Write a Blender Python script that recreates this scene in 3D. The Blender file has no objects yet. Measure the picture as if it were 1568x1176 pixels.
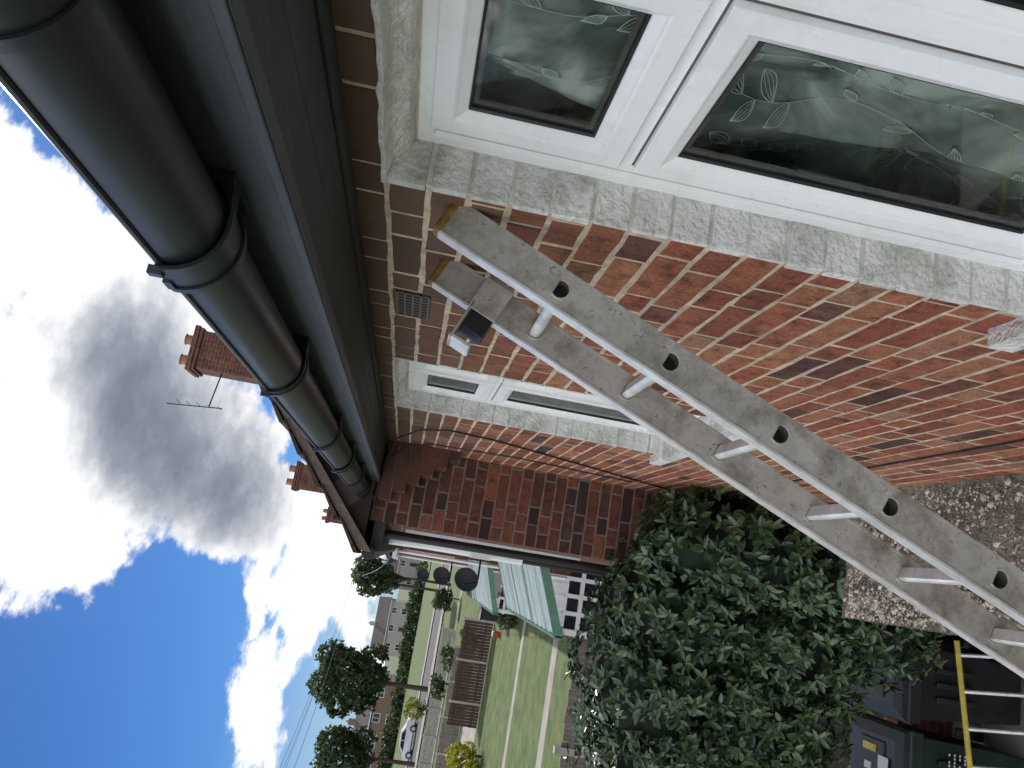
import bpy, math, random
import numpy as np
from mathutils import Vector, Matrix
random.seed(7); rng=np.random.default_rng(7)
EYE=4.77            # camera height above ground; MB z values are relative to eye level
GZ=-4.77
sc=bpy.context.scene
col=sc.collection
# ------------------------------------------------------------------ materials
def nt(m):
    m.use_nodes=True; t=m.node_tree; t.nodes.clear(); return t
def N(t,typ,**kw):
    n=t.nodes.new(typ)
    for k,v in kw.items():
        if k.startswith('i_'):
            n.inputs[k[2:].replace('_',' ')].default_value=v
        else: setattr(n,k,v)
    return n
def L(t,a,b): t.links.new(a,b)
def c4(c): return (c[0],c[1],c[2],1)
def ramp(t,stops,inp=None,interp='LINEAR'):
    r=N(t,'ShaderNodeValToRGB'); r.color_ramp.interpolation=interp
    e=r.color_ramp.elements
    e[0].position=stops[0][0]; e[0].color=c4(stops[0][1])
    e[1].position=stops[-1][0]; e[1].color=c4(stops[-1][1])
    for p,c in stops[1:-1]:
        x=e.new(p); x.color=c4(c)
    if inp is not None: L(t,inp,r.inputs[0])
    return r
def mat(name,c,rough=.6,metal=0.,var=.25,scale=8.,bump=.15,bscale=60.,dirt=None,dscale=2.5,damt=.5,stretch=(1,1,1),bdist=.002,spec=.5,coat=0,scratch=None):
    m=bpy.data.materials.new(name); t=nt(m)
    o=N(t,'ShaderNodeOutputMaterial'); p=N(t,'ShaderNodeBsdfPrincipled')
    L(t,p.outputs[0],o.inputs[0])
    tc=N(t,'ShaderNodeTexCoord'); mp=N(t,'ShaderNodeMapping'); mp.inputs['Scale'].default_value=stretch
    L(t,tc.outputs['Object'],mp.inputs[0])
    n1=N(t,'ShaderNodeTexNoise',i_Scale=scale,i_Detail=5.,i_Roughness=.6); L(t,mp.outputs[0],n1.inputs['Vector'])
    lo=[x*(1-var) for x in c]; hi=[min(1,x*(1+var)) for x in c]
    r=ramp(t,[(.3,lo),(.7,hi)],n1.outputs[0]); out=r.outputs[0]
    if dirt:
        n2=N(t,'ShaderNodeTexNoise',i_Scale=dscale,i_Detail=7.,i_Roughness=.72); L(t,mp.outputs[0],n2.inputs['Vector'])
        rr=ramp(t,[(.48,(0,0,0)),(.7,(damt,damt,damt))],n2.outputs[0])
        mx=N(t,'ShaderNodeMixRGB'); L(t,rr.outputs[0],mx.inputs[0]); L(t,out,mx.inputs[1]); mx.inputs[2].default_value=c4(dirt); out=mx.outputs[0]
    if scratch:
        # small dark scuffs and paint specks
        n5=N(t,'ShaderNodeTexNoise',i_Scale=55.,i_Detail=4.,i_Roughness=.8,i_Distortion=1.5); L(t,mp.outputs[0],n5.inputs['Vector'])
        r5=ramp(t,[(.60,(0,0,0)),(.66,(.8,.8,.8))],n5.outputs[0])
        mx5=N(t,'ShaderNodeMixRGB'); L(t,r5.outputs[0],mx5.inputs[0]); L(t,out,mx5.inputs[1]); mx5.inputs[2].default_value=c4(scratch); out=mx5.outputs[0]
    L(t,out,p.inputs['Base Color'])
    p.inputs['Roughness'].default_value=rough; p.inputs['Metallic'].default_value=metal
    p.inputs['Specular IOR Level'].default_value=spec
    p.inputs['Coat Weight'].default_value=coat
    nr=N(t,'ShaderNodeMapRange'); L(t,n1.outputs[0],nr.inputs[0]); nr.inputs[3].default_value=max(0,rough-.1); nr.inputs[4].default_value=min(1,rough+.12)
    L(t,nr.outputs[0],p.inputs['Roughness'])
    if bump:
        n3=N(t,'ShaderNodeTexNoise',i_Scale=bscale,i_Detail=4.); L(t,mp.outputs[0],n3.inputs['Vector'])
        b=N(t,'ShaderNodeBump',i_Strength=bump,i_Distance=bdist*4); L(t,n3.outputs[0],b.inputs['Height']); L(t,b.outputs[0],p.inputs['Normal'])
    return m
def brick_attr_mat():
    m=bpy.data.materials.new('brick_faces'); t=nt(m)
    o=N(t,'ShaderNodeOutputMaterial'); p=N(t,'ShaderNodeBsdfPrincipled'); L(t,p.outputs[0],o.inputs[0])
    a=N(t,'ShaderNodeAttribute',attribute_name='Col'); s=N(t,'ShaderNodeSeparateColor'); L(t,a.outputs['Color'],s.inputs[0])
    r=ramp(t,[(0,(.075,.048,.045)),(.12,(.15,.065,.05)),(.3,(.24,.085,.055)),(.5,(.34,.105,.06)),(.7,(.38,.145,.08)),(.85,(.43,.19,.10)),(1,(.36,.20,.135))],s.outputs[0])
    tc=N(t,'ShaderNodeTexCoord')
    n=N(t,'ShaderNodeTexNoise',i_Scale=19.,i_Detail=6.,i_Roughness=.7); L(t,tc.outputs['Object'],n.inputs['Vector'])
    n2=N(t,'ShaderNodeTexNoise',i_Scale=130.,i_Detail=3.,i_Roughness=.7); L(t,tc.outputs['Object'],n2.inputs['Vector'])
    rr=ramp(t,[(.32,(.36,.36,.39)),(.48,(.92,.92,.92)),(.62,(1.1,1.1,1.1)),(.78,(1.5,1.6,1.7))],n.outputs[0])
    mx=N(t,'ShaderNodeMixRGB',blend_type='MULTIPLY'); mx.inputs[0].default_value=1; L(t,r.outputs[0],mx.inputs[1]); L(t,rr.outputs[0],mx.inputs[2])
    r3=ramp(t,[(.35,(.5,.5,.5)),(.6,(1.2,1.2,1.2))],n2.outputs[0])
    mx2=N(t,'ShaderNodeMixRGB',blend_type='MULTIPLY'); mx2.inputs[0].default_value=.75; L(t,mx.outputs[0],mx2.inputs[1]); L(t,r3.outputs[0],mx2.inputs[2])
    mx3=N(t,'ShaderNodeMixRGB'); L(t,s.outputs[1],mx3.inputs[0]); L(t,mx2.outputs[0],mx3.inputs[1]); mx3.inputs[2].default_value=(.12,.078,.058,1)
    n4=N(t,'ShaderNodeTexNoise',i_Scale=7.,i_Detail=8.,i_Roughness=.75); L(t,tc.outputs['Object'],n4.inputs['Vector'])
    r4=ramp(t,[(.56,(0,0,0)),(.72,(.45,.45,.45))],n4.outputs[0])
    iv=N(t,'ShaderNodeMath',operation='SUBTRACT'); iv.inputs[0].default_value=1; L(t,s.outputs[1],iv.inputs[1])
    mf=N(t,'ShaderNodeMath',operation='MULTIPLY'); L(t,iv.outputs[0],mf.inputs[0]); L(t,r4.outputs[0],mf.inputs[1])
    mx4=N(t,'ShaderNodeMixRGB'); L(t,mf.outputs[0],mx4.inputs[0]); L(t,mx3.outputs[0],mx4.inputs[1]); mx4.inputs[2].default_value=(.44,.27,.18,1)
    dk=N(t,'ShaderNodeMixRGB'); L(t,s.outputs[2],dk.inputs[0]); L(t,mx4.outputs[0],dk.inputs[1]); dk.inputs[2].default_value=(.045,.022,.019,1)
    L(t,dk.outputs[0],p.inputs['Base Color']); p.inputs['Roughness'].default_value=.85; p.inputs['Specular IOR Level'].default_value=.25
    ad=N(t,'ShaderNodeMath',operation='ADD'); L(t,n.outputs[0],ad.inputs[0]); L(t,n2.outputs[0],ad.inputs[1])
    b=N(t,'ShaderNodeBump',i_Strength=.8,i_Distance=.007); L(t,ad.outputs[0],b.inputs['Height']); L(t,b.outputs[0],p.inputs['Normal'])
    return m
def brick_tex_mat(name,c1,c2,mortar,scale=1.):
    m=bpy.data.materials.new(name); t=nt(m)
    o=N(t,'ShaderNodeOutputMaterial'); p=N(t,'ShaderNodeBsdfPrincipled'); L(t,p.outputs[0],o.inputs[0])
    tc=N(t,'ShaderNodeTexCoord'); s=N(t,'ShaderNodeSeparateXYZ'); L(t,tc.outputs['Object'],s.inputs[0])
    ad=N(t,'ShaderNodeMath',operation='ADD'); L(t,s.outputs[0],ad.inputs[0]); L(t,s.outputs[1],ad.inputs[1])
    cb=N(t,'ShaderNodeCombineXYZ'); L(t,ad.outputs[0],cb.inputs[0]); L(t,s.outputs[2],cb.inputs[1])
    b=N(t,'ShaderNodeTexBrick'); L(t,cb.outputs[0],b.inputs['Vector'])
    b.inputs['Color1'].default_value=c4(c1); b.inputs['Color2'].default_value=c4(c2); b.inputs['Mortar'].default_value=c4(mortar)
    b.inputs['Scale'].default_value=scale; b.inputs['Brick Width'].default_value=.225; b.inputs['Row Height'].default_value=.075; b.inputs['Mortar Size'].default_value=.006
    n=N(t,'ShaderNodeTexNoise',i_Scale=5.,i_Detail=6.); L(t,tc.outputs['Object'],n.inputs['Vector'])
    rr=ramp(t,[(.3,(.6,.6,.6)),(.7,(1.2,1.2,1.2))],n.outputs[0])
    mx=N(t,'ShaderNodeMixRGB',blend_type='MULTIPLY'); mx.inputs[0].default_value=1; L(t,b.outputs[0],mx.inputs[1]); L(t,rr.outputs[0],mx.inputs[2])
    L(t,mx.outputs[0],p.inputs['Base Color']); p.inputs['Roughness'].default_value=.9
    return m
def tile_mat(name,c):
    m=bpy.data.materials.new(name); t=nt(m)
    o=N(t,'ShaderNodeOutputMaterial'); p=N(t,'ShaderNodeBsdfPrincipled'); L(t,p.outputs[0],o.inputs[0])
    tc=N(t,'ShaderNodeTexCoord'); s=N(t,'ShaderNodeSeparateXYZ'); L(t,tc.outputs['Object'],s.inputs[0])
    cb=N(t,'ShaderNodeCombineXYZ'); L(t,s.outputs[1],cb.inputs[0])
    ad=N(t,'ShaderNodeMath',operation='ADD'); L(t,s.outputs[0],ad.inputs[0]); L(t,s.outputs[2],ad.inputs[1]); L(t,ad.outputs[0],cb.inputs[1])
    b=N(t,'ShaderNodeTexBrick'); L(t,cb.outputs[0],b.inputs['Vector'])
    b.inputs['Color1'].default_value=c4(c); b.inputs['Color2'].default_value=c4([x*.65 for x in c]); b.inputs['Mortar'].default_value=c4([x*.25 for x in c])
    b.inputs['Scale'].default_value=1; b.inputs['Brick Width'].default_value=.25; b.inputs['Row Height'].default_value=.28; b.inputs['Mortar Size'].default_value=.015
    L(t,b.outputs[0],p.inputs['Base Color']); p.inputs['Roughness'].default_value=.85
    return m
def leaf_mat(name,dark,mid,light,rough=.38,trans=.25):
    m=bpy.data.materials.new(name); t=nt(m)
    o=N(t,'ShaderNodeOutputMaterial'); p=N(t,'ShaderNodeBsdfPrincipled')
    a=N(t,'ShaderNodeAttribute',attribute_name='Col'); s=N(t,'ShaderNodeSeparateColor'); L(t,a.outputs['Color'],s.inputs[0])
    r=ramp(t,[(0,dark),(.5,mid),(1,light)],s.outputs[0])
    L(t,r.outputs[0],p.inputs['Base Color']); p.inputs['Roughness'].default_value=rough
    if not trans:
        L(t,p.outputs[0],o.inputs[0]); return m
    tr=N(t,'ShaderNodeBsdfTranslucent'); mxc=N(t,'ShaderNodeMixRGB',blend_type='MULTIPLY'); mxc.inputs[0].default_value=1; L(t,r.outputs[0],mxc.inputs[1]); mxc.inputs[2].default_value=(1.6,1.9,.6,1)
    L(t,mxc.outputs[0],tr.inputs[0])
    ms=N(t,'ShaderNodeMixShader'); ms.inputs[0].default_value=trans; L(t,p.outputs[0],ms.inputs[1]); L(t,tr.outputs[0],ms.inputs[2]); L(t,ms.outputs[0],o.inputs[0])
    return m
def glass_mat():
    m=bpy.data.materials.new('window_glass'); t=nt(m)
    o=N(t,'ShaderNodeOutputMaterial'); tr=N(t,'ShaderNodeBsdfTransparent'); tr.inputs[0].default_value=(.88,.93,.91,1)
    g=N(t,'ShaderNodeBsdfGlossy'); g.inputs['Roughness'].default_value=.015
    f=N(t,'ShaderNodeFresnel'); f.inputs[0].default_value=1.5
    ms=N(t,'ShaderNodeMixShader'); L(t,f.outputs[0],ms.inputs[0]); L(t,tr.outputs[0],ms.inputs[1]); L(t,g.outputs[0],ms.inputs[2]); L(t,ms.outputs[0],o.inputs[0])
    return m
def net_mat():
    m=bpy.data.materials.new('net_curtain'); t=nt(m)
    o=N(t,'ShaderNodeOutputMaterial'); tr=N(t,'ShaderNodeBsdfTransparent'); d=N(t,'ShaderNodeBsdfDiffuse')
    tc=N(t,'ShaderNodeTexCoord'); n=N(t,'ShaderNodeTexNoise',i_Scale=5.5,i_Detail=4.,i_Distortion=1.2); L(t,tc.outputs['Object'],n.inputs['Vector'])
    r=ramp(t,[(.33,(.20,.26,.22)),(.55,(.42,.47,.43)),(.68,(.68,.71,.67))],n.outputs[0]); L(t,r.outputs[0],d.inputs[0])
    mr=N(t,'ShaderNodeMapRange'); L(t,n.outputs[0],mr.inputs[0]); mr.inputs[1].default_value=.35; mr.inputs[2].default_value=.62; mr.inputs[3].default_value=.45; mr.inputs[4].default_value=.88
    ms=N(t,'ShaderNodeMixShader'); L(t,mr.outputs[0],ms.inputs[0]); L(t,tr.outputs[0],ms.inputs[1]); L(t,d.outputs[0],ms.inputs[2]); L(t,ms.outputs[0],o.inputs[0])
    return m
M={}
M['brick']=brick_attr_mat()
M['mortar']=mat('mortar',(.60,.49,.36),.95,var=.3,scale=30,bump=.6,bscale=220,dirt=(.24,.19,.14),dscale=6,damt=.6)
M['mortard']=mat('mortar_dark',(.20,.155,.12),.95,var=.3,scale=30,bump=.6,bscale=220,dirt=(.10,.075,.06),dscale=6,damt=.6)  # darker mortar copy; on the return wall it paints in the shade
M['brickwall']=brick_tex_mat('brick_wall_far',(.20,.07,.042),(.13,.048,.034),(.22,.17,.13))
M['brickwall2']=brick_tex_mat('brick_wall_distant',(.26,.16,.10),(.20,.12,.08),(.3,.25,.2))
M['tile']=tile_mat('roof_tiles',(.085,.056,.043))
M['tile2']=tile_mat('roof_tiles_distant',(.15,.12,.105))
M['white']=mat('white_painted_masonry',(.74,.73,.69),.75,var=.16,scale=12,bump=.8,bscale=70,dirt=(.33,.31,.25),dscale=8,damt=.85,bdist=.005)
M['seam']=mat('painted_mortar_seam',(.56,.54,.49),.9,var=.3,scale=25,bump=.5,bscale=120)
M['upvc']=mat('upvc',(.86,.87,.87),.28,var=.03,scale=3,bump=.0,dirt=(.56,.545,.50),dscale=6,damt=.35)
M['sealant']=mat('sealant',(.48,.43,.34),.6,var=.25,scale=20,bump=.3)
M['black']=mat('black_rubber',(.012,.012,.013),.5,var=.2,bump=0)
M['gutter']=mat('gutter_plastic',(.017,.021,.025),.38,var=.3,scale=6,bump=.06,bscale=40,dirt=(.048,.054,.057),dscale=6,damt=.5,stretch=(1,.3,1))
M['fascia']=mat('fascia_paint',(.036,.045,.052),.55,var=.25,scale=6,bump=.3,bscale=40,dirt=(.085,.09,.09),dscale=8,damt=.6,stretch=(1,.2,1))
M['soffit']=mat('soffit_board',(.033,.035,.035),.75,var=.35,scale=9,bump=.3,bscale=70,dirt=(.085,.08,.072),dscale=12,damt=.5,stretch=(1,.3,1))
M['alu']=mat('ladder_aluminium',(.47,.445,.405),.45,metal=.2,var=.20,scale=14,bump=.15,bscale=120,dirt=(.17,.145,.11),dscale=11,damt=.85,scratch=(.10,.085,.065))
M['alub']=mat('aluminium_bright',(.72,.71,.69),.35,metal=.3,var=.15,scale=20,bump=.1,dirt=(.35,.32,.27),dscale=15,damt=.6)
M['orange']=mat('ladder_end_cap',(.28,.16,.03),.7,var=.4,scale=50,bump=.4,dirt=(.05,.04,.03),dscale=30,damt=.95)
M['yellow']=mat('yellow_paint',(.62,.50,.08),.5,var=.2,scale=12,bump=.1)
M['concrete']=mat('canopy_concrete',(.30,.265,.205),.95,var=.5,scale=38,bump=1.,bscale=90,dirt=(.055,.055,.04),dscale=6,damt=.85,bdist=.009)
M['stone']=mat('pebbles',(.48,.43,.35),.85,var=.6,scale=30,bump=.3)
M['paving']=mat('paving',(.27,.25,.22),.9,var=.25,scale=1.5,bump=.3,bscale=20)
M['asphalt']=mat('asphalt',(.055,.055,.058),.9,var=.2,scale=2,bump=.3,bscale=80)
M['grass']=mat('grass',(.078,.125,.026),.9,var=.5,scale=1.6,bump=.9,bscale=14,dirt=(.14,.14,.05),dscale=.8,damt=.8,bdist=.03)
M['ground']=mat('ground_soil',(.07,.085,.035),.95,var=.4,scale=.4,bump=.5,bscale=6)
M['soil']=mat('soil',(.03,.024,.018),.95,var=.4,scale=8,bump=.6)
M['bin']=mat('bin_plastic',(.014,.016,.018),.42,var=.3,scale=6,bump=.1,dirt=(.04,.042,.045),dscale=5,damt=.4)
M['bing']=mat('bin_plastic_green',(.012,.03,.026),.45,var=.3,scale=6,bump=.1)
M['lid']=mat('bin_lid',(.02,.023,.027),.42,var=.3,scale=6,bump=.1)
M['label']=mat('paper_label',(.75,.75,.73),.6,var=.05,bump=0)
M['bark']=mat('bark',(.06,.045,.03),.95,var=.4,scale=20,bump=.8,bscale=40)
M['fence']=mat('fence_wood',(.075,.045,.032),.9,var=.5,scale=6,bump=.4,stretch=(4,4,.3))
M['fenceg']=mat('fence_wood_grey',(.19,.165,.14),.9,var=.45,scale=6,bump=.4,stretch=(4,4,.3))
M['post']=mat('concrete_post',(.38,.36,.32),.9,var=.2,scale=6,bump=.2)
M['poly']=mat('corrugated_plastic',(.50,.58,.53),.45,var=.15,scale=3,bump=.1,dirt=(.28,.34,.29),dscale=3,damt=.6)
M['greentrim']=mat('green_trim',(.14,.30,.22),.5,var=.15,bump=0)
M['render']=mat('render_wall',(.40,.38,.34),.9,var=.12,scale=.8,bump=.2)
M['carpaint']=mat('car_paint_white',(.75,.76,.77),.25,var=.03,bump=0,coat=.6)
M['darkglass']=mat('dark_glass',(.02,.024,.028),.08,var=.1,bump=0,spec=.8)
M['room']=mat('room_dark',(.05,.06,.053),.9,var=.3,scale=2,bump=0)
M['glass']=glass_mat(); M['net']=net_mat()
M['lace']=mat('lace_thread',(.55,.60,.56),.8,var=.25,scale=6,bump=0)
M['dish']=mat('dish_grey',(.015,.016,.018),.6,var=.1,bump=0,spec=.2)
M['ventgrey']=mat('vent_grey',(.10,.085,.075),.7,var=.2,bump=0)
M['terracotta']=mat('chimney_pot',(.34,.16,.09),.85,var=.25,scale=8,bump=.2)
M['leaf']=leaf_mat('shrub_leaves',(.018,.040,.018),(.042,.082,.032),(.11,.165,.065),.34,0)
M['leaft']=leaf_mat('tree_leaves',(.022,.036,.014),(.045,.072,.024),(.09,.12,.04),.55,.2)
M['leafy']=leaf_mat('yellow_leaves',(.12,.12,.01),(.3,.27,.02),(.5,.45,.04),.55,.3)
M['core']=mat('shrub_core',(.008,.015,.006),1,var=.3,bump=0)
M['cable']=mat('cable',(.015,.014,.014),.5,bump=0)
M['red']=mat('red_plastic',(.35,.04,.03),.5,bump=0)
# ------------------------------------------------------------------ mesh helper
class MB:
    def __init__(s): s.v=[]; s.f=[]; s.m=[]; s.c=[]; s.mats=[]
    def mi(s,k):
        if k not in s.mats: s.mats.append(k)
        return s.mats.index(k)
    def add(s,vs,fs,k,c=(1,0,0)):
        o=len(s.v); s.v+= [tuple(v) for v in vs]; i=s.mi(k)
        for f in fs: s.f.append([o+j for j in f]); s.m.append(i); s.c.append(c)
    def box(s,x0,x1,y0,y1,z0,z1,k,c=(1,0,0)):
        x0,x1=sorted((x0,x1));y0,y1=sorted((y0,y1));z0,z1=sorted((z0,z1))
        s.add([(x0,y0,z0),(x1,y0,z0),(x1,y1,z0),(x0,y1,z0),(x0,y0,z1),(x1,y0,z1),(x1,y1,z1),(x0,y1,z1)],
              [(0,3,2,1),(4,5,6,7),(0,1,5,4),(1,2,6,5),(2,3,7,6),(3,0,4,7)],k,c)
    def tube(s,pts,r,k,n=10,caps=True):
        pts=[Vector(p) for p in pts]; rs=r if isinstance(r,(list,tuple)) else [r]*len(pts)
        vs=[];prev=None
        for i,p in enumerate(pts):
            d=(pts[min(i+1,len(pts)-1)]-pts[max(i-1,0)]).normalized()
            up=Vector((0,0,1)) if abs(d.z)<.95 else Vector((1,0,0))
            a=d.cross(up).normalized() if prev is None else (prev-d*prev.dot(d)).normalized()
            prev=a; b=d.cross(a)
            for j in range(n):
                t=2*math.pi*j/n; vs.append(p+(a*math.cos(t)+b*math.sin(t))*rs[i])
        fs=[]
        for i in range(len(pts)-1):
            for j in range(n): fs.append((i*n+j,i*n+(j+1)%n,(i+1)*n+(j+1)%n,(i+1)*n+j))
        if caps: fs.append(tuple(range(n))); fs.append(tuple(range((len(pts)-1)*n,len(pts)*n)))
        s.add(vs,fs,k)
    def obj(s,name,parent=None,bevel=0,smooth=False):
        me=bpy.data.meshes.new(name); me.from_pydata([(a,b,c+EYE) for a,b,c in s.v],[],s.f)
        for k in s.mats: me.materials.append(M[k])
        me.polygons.foreach_set('material_index',s.m)
        ca=me.color_attributes.new('Col','FLOAT_COLOR','CORNER')
        arr=[]
        for p,c in zip(me.polygons,s.c):
            arr+= [c[0],c[1],c[2],1.]*p.loop_total
        ca.data.foreach_set('color',arr)
        me.update()
        o=bpy.data.objects.new(name,me); col.objects.link(o)
        if parent: o.parent=parent
        if smooth:
            me.polygons.foreach_set('use_smooth',[True]*len(me.polygons))
        if bevel:
            b=o.modifiers.new('b','BEVEL'); b.width=bevel; b.segments=2; b.limit_method='ANGLE'; b.angle_limit=math.radians(40)
        return o
def empty(name):
    e=bpy.data.objects.new(name,None); col.objects.link(e); return e
# ------------------------------------------------------------------ bricks
D=.63; CH=.075
def brick_run(mb,P,nrm,u0,u1,z0,z1,holes=(),z_ref=.150,soot_shade=True,clip=None,dark=0,bdark=0):
    row=math.floor((z0-z_ref)/CH)
    while z_ref+row*CH<z1:
        za=z_ref+row*CH+.0055; zb=za+.064
        u=-3.0-(0.0 if row%2 else .169)+random.uniform(-.006,.006)
        i=0
        while u<u1:
            l=.215 if i%2==0 else .1025
            if random.random()<.06: l=.215
            ua,ub=u,u+l; u=ub+.011+random.uniform(-.002,.002); i+=1
            segs=[(max(ua,u0),min(ub,u1))]
            a,b=max(za,z0),min(zb,z1)
            for (h0,h1,hz0,hz1) in holes:
                if a<hz1-.01 and b>hz0+.01:
                    ns=[]
                    for (p,q) in segs:
                        if q<=h0 or p>=h1: ns.append((p,q))
                        else:
                            if p<h0: ns.append((p,h0))
                            if q>h1: ns.append((h1,q))
                    segs=ns
            for (p,q) in segs:
                if q-p<.012 or b-a<.012: continue
                if clip and not clip((p+q)/2,(a+b)/2): continue
                e=.003; pr=.0046+random.uniform(-.0012,.0018); j=lambda:random.uniform(-.0022,.0022)
                us=[p]+[p+(q-p)*f for f in ((.33,.66) if q-p>.15 else (.5,))]+[q]; nU=len(us)
                vs=[];
                for uu in us: vs.append(P(uu+j()*.5,a+j(),-.01))
                for uu in us: vs.append(P(uu+j()*.5,b+j(),-.01))
                fr0=len(vs)
                lo=[a+j()*1.2 for _ in us]; hi=[b+j()*1.2 for _ in us]
                for uu,zz in zip(us,lo): vs.append(P(uu+(j() if uu in(p,q) else 0),zz,pr-.0018))
                for uu,zz in zip(us,hi): vs.append(P(uu+(j() if uu in(p,q) else 0),zz,pr-.0018))
                ii=lambda uu: uu+e if uu==p else (uu-e if uu==q else uu)
                f0=len(vs)
                for uu,zz in zip(us,lo): vs.append(P(ii(uu),zz+e,pr+j()*.2))
                for uu,zz in zip(us,hi): vs.append(P(ii(uu),zz-e,pr+j()*.2))
                fs=[]
                for k in range(nU-1):
                    fs+=[(k,k+1,fr0+k+1,fr0+k),(nU+k+1,nU+k,fr0+nU+k,fr0+nU+k+1),(fr0+k,fr0+k+1,f0+k+1,f0+k),(fr0+nU+k+1,fr0+nU+k,f0+nU+k,f0+nU+k+1),(f0+k,f0+k+1,f0+nU+k+1,f0+nU+k)]
                fs+=[(nU,0,fr0,fr0+nU),(nU-1,2*nU-1,fr0+2*nU-1,fr0+nU-1),(fr0+nU,fr0,f0,f0+nU),(fr0+nU-1,fr0+2*nU-1,f0+2*nU-1,f0+nU-1)]
                t=random.random(); 
                c=random.uniform(.30,.85) if t<.76 else (random.uniform(0.0,.3) if t<.88 else random.uniform(.85,1))
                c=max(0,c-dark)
                zc=(a+b)/2; g=0
                if soot_shade: g=max(0,min(.85,(zc+.40)/.5*.85))+random.uniform(0,.14)  # tint grows towards the eaves: weathering plus eave shade painted into the bricks
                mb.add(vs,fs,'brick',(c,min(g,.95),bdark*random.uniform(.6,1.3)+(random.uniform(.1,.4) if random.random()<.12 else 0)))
        row+=1
house=empty('brick_house')
W1=(-.82,1.275,-1.09,.150); W2=(2.59,3.50,-1.09,.150)
mb=MB()
Pm=lambda u,z,d:(D-d,u,z)
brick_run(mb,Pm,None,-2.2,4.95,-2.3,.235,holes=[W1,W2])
for (a,b,c,d) in [(-2.2,-.82,-2.3,.24),(-.82,1.275,-2.3,-1.09),(-.82,1.275,.15,.24),(1.275,2.59,-2.3,.24),(2.59,3.5,-2.3,-1.09),(2.59,3.5,.15,.24),(3.5,4.95,-2.3,.24)]:
    mb.add([Pm(a,c,0.0027),Pm(b,c,0.0027),Pm(b,d,0.0027),Pm(a,d,0.0027)],[(0,3,2,1)],'mortar')
mb.obj('front_wall',house)
mb=MB(); mb.box(D+.003,D+.2,-2.2,4.95,GZ,-2.31,'brickwall'); mb.box(D+.003,7.5,-2.2,-2.0,GZ,.3,'brickwall')
mb.box(D+.15,3.2,-2.0,4.9,-1.35,-1.30,'room'); mb.box(3.2,3.3,-2.0,4.9,-1.3,.3,'room'); mb.box(D+.15,3.2,-2.,4.9,.26,.3,'room')
mb.box(D+.15,3.2,2.0,2.1,-1.3,.26,'room')
for a,b,c,d in [(1.35,2.52,-1.3,.26),(-2.0,-.9,-1.3,.26),(3.6,4.9,-1.3,.26),(-.9,1.35,-1.3,-1.12),(2.52,3.6,-1.3,-1.12)]:
    mb.box(D+.16,D+.2,a,b,c,d,'room')
mb.obj('interior',house)
def reveal(yf,zt,zb,y0):
    m=MB(); z=zt
    while z>zb:
        h=.075; a=z-h+.003; j=random.uniform
        ov=j(.002,.016)
        m.box(D-.0066+j(-.001,.001),D+.125,yf-j(.0045,.0085),yf+ov,a+j(0,.002),z-j(.002,.005),'white')
        m.box(D-.0062,D+.125,y0-ov,y0+j(.006,.010),a,z-.003,'white')
        z-=h
    m.box(D-.003,D+.125,yf-.0035,yf+.003,zb,zt,'seam'); m.box(D-.003,D+.125,y0-.003,y0+.002,zb,zt,'seam')
    n=60; ys=[y0-.012+(yf+.024-y0)*i/n for i in range(n+1)]
    vs=[];fs=[]
    for i,y in enumerate(ys):
        q=random.uniform(-.003,.003); w=random.uniform(-.002,.002)
        vs+=[(D-.008,y,zt+.006+q*1.2),(D-.009,y,zt-.002+q),(D+.03,y,zt-.006+w),(D+.055,y,zt-.03+w),(D+.10,y,zt-.040)]
    for i in range(n):
        for t in range(4): fs.append((i*5+t,i*5+t+1,(i+1)*5+t+1,(i+1)*5+t))
    m.add(vs,fs,'white'); return m
def sweep(m,y0,y1,z0,z1,prof,k,xs=D):
    vs=[]
    for ins,x in prof: vs+=[(xs+x,y0+ins,z0+ins),(xs+x,y1-ins,z0+ins),(xs+x,y1-ins,z1-ins),(xs+x,y0+ins,z1-ins)]
    fs=[]
    for i in range(len(prof)-1):
        for j in range(4): fs.append((i*4+j,(i+1)*4+j,(i+1)*4+(j+1)%4,i*4+(j+1)%4))
    m.add(vs,fs,k)
def sash(m,g,y0,y1,z0,z1):
    sweep(m,y0-.004,y1+.004,z0-.004,z1+.004,[(0,.0895),(.004,.0885),(.006,.0885)],'ventgrey')
    sweep(m,y0,y1,z0,z1,[(0,.092),(0,.076),(.003,.073),(.036,.073),(.040,.075),(.043,.0775),(.058,.086),(.060,.088)],'upvc')
    sweep(m,y0,y1,z0,z1,[(.060,.088),(.060,.0865),(.064,.090),(.066,.10)],'black')
    sweep(m,y0+.066,y1-.066,z0+.066,z1-.066,[(0,.097),(.008,.098)],'ventgrey')
    g.add([(D+.092,y0+.06,z0+.06),(D+.092,y1-.06,z0+.06),(D+.092,y1-.06,z1-.06),(D+.092,y0+.06,z1-.06)],[(0,3,2,1)],'glass')
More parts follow.
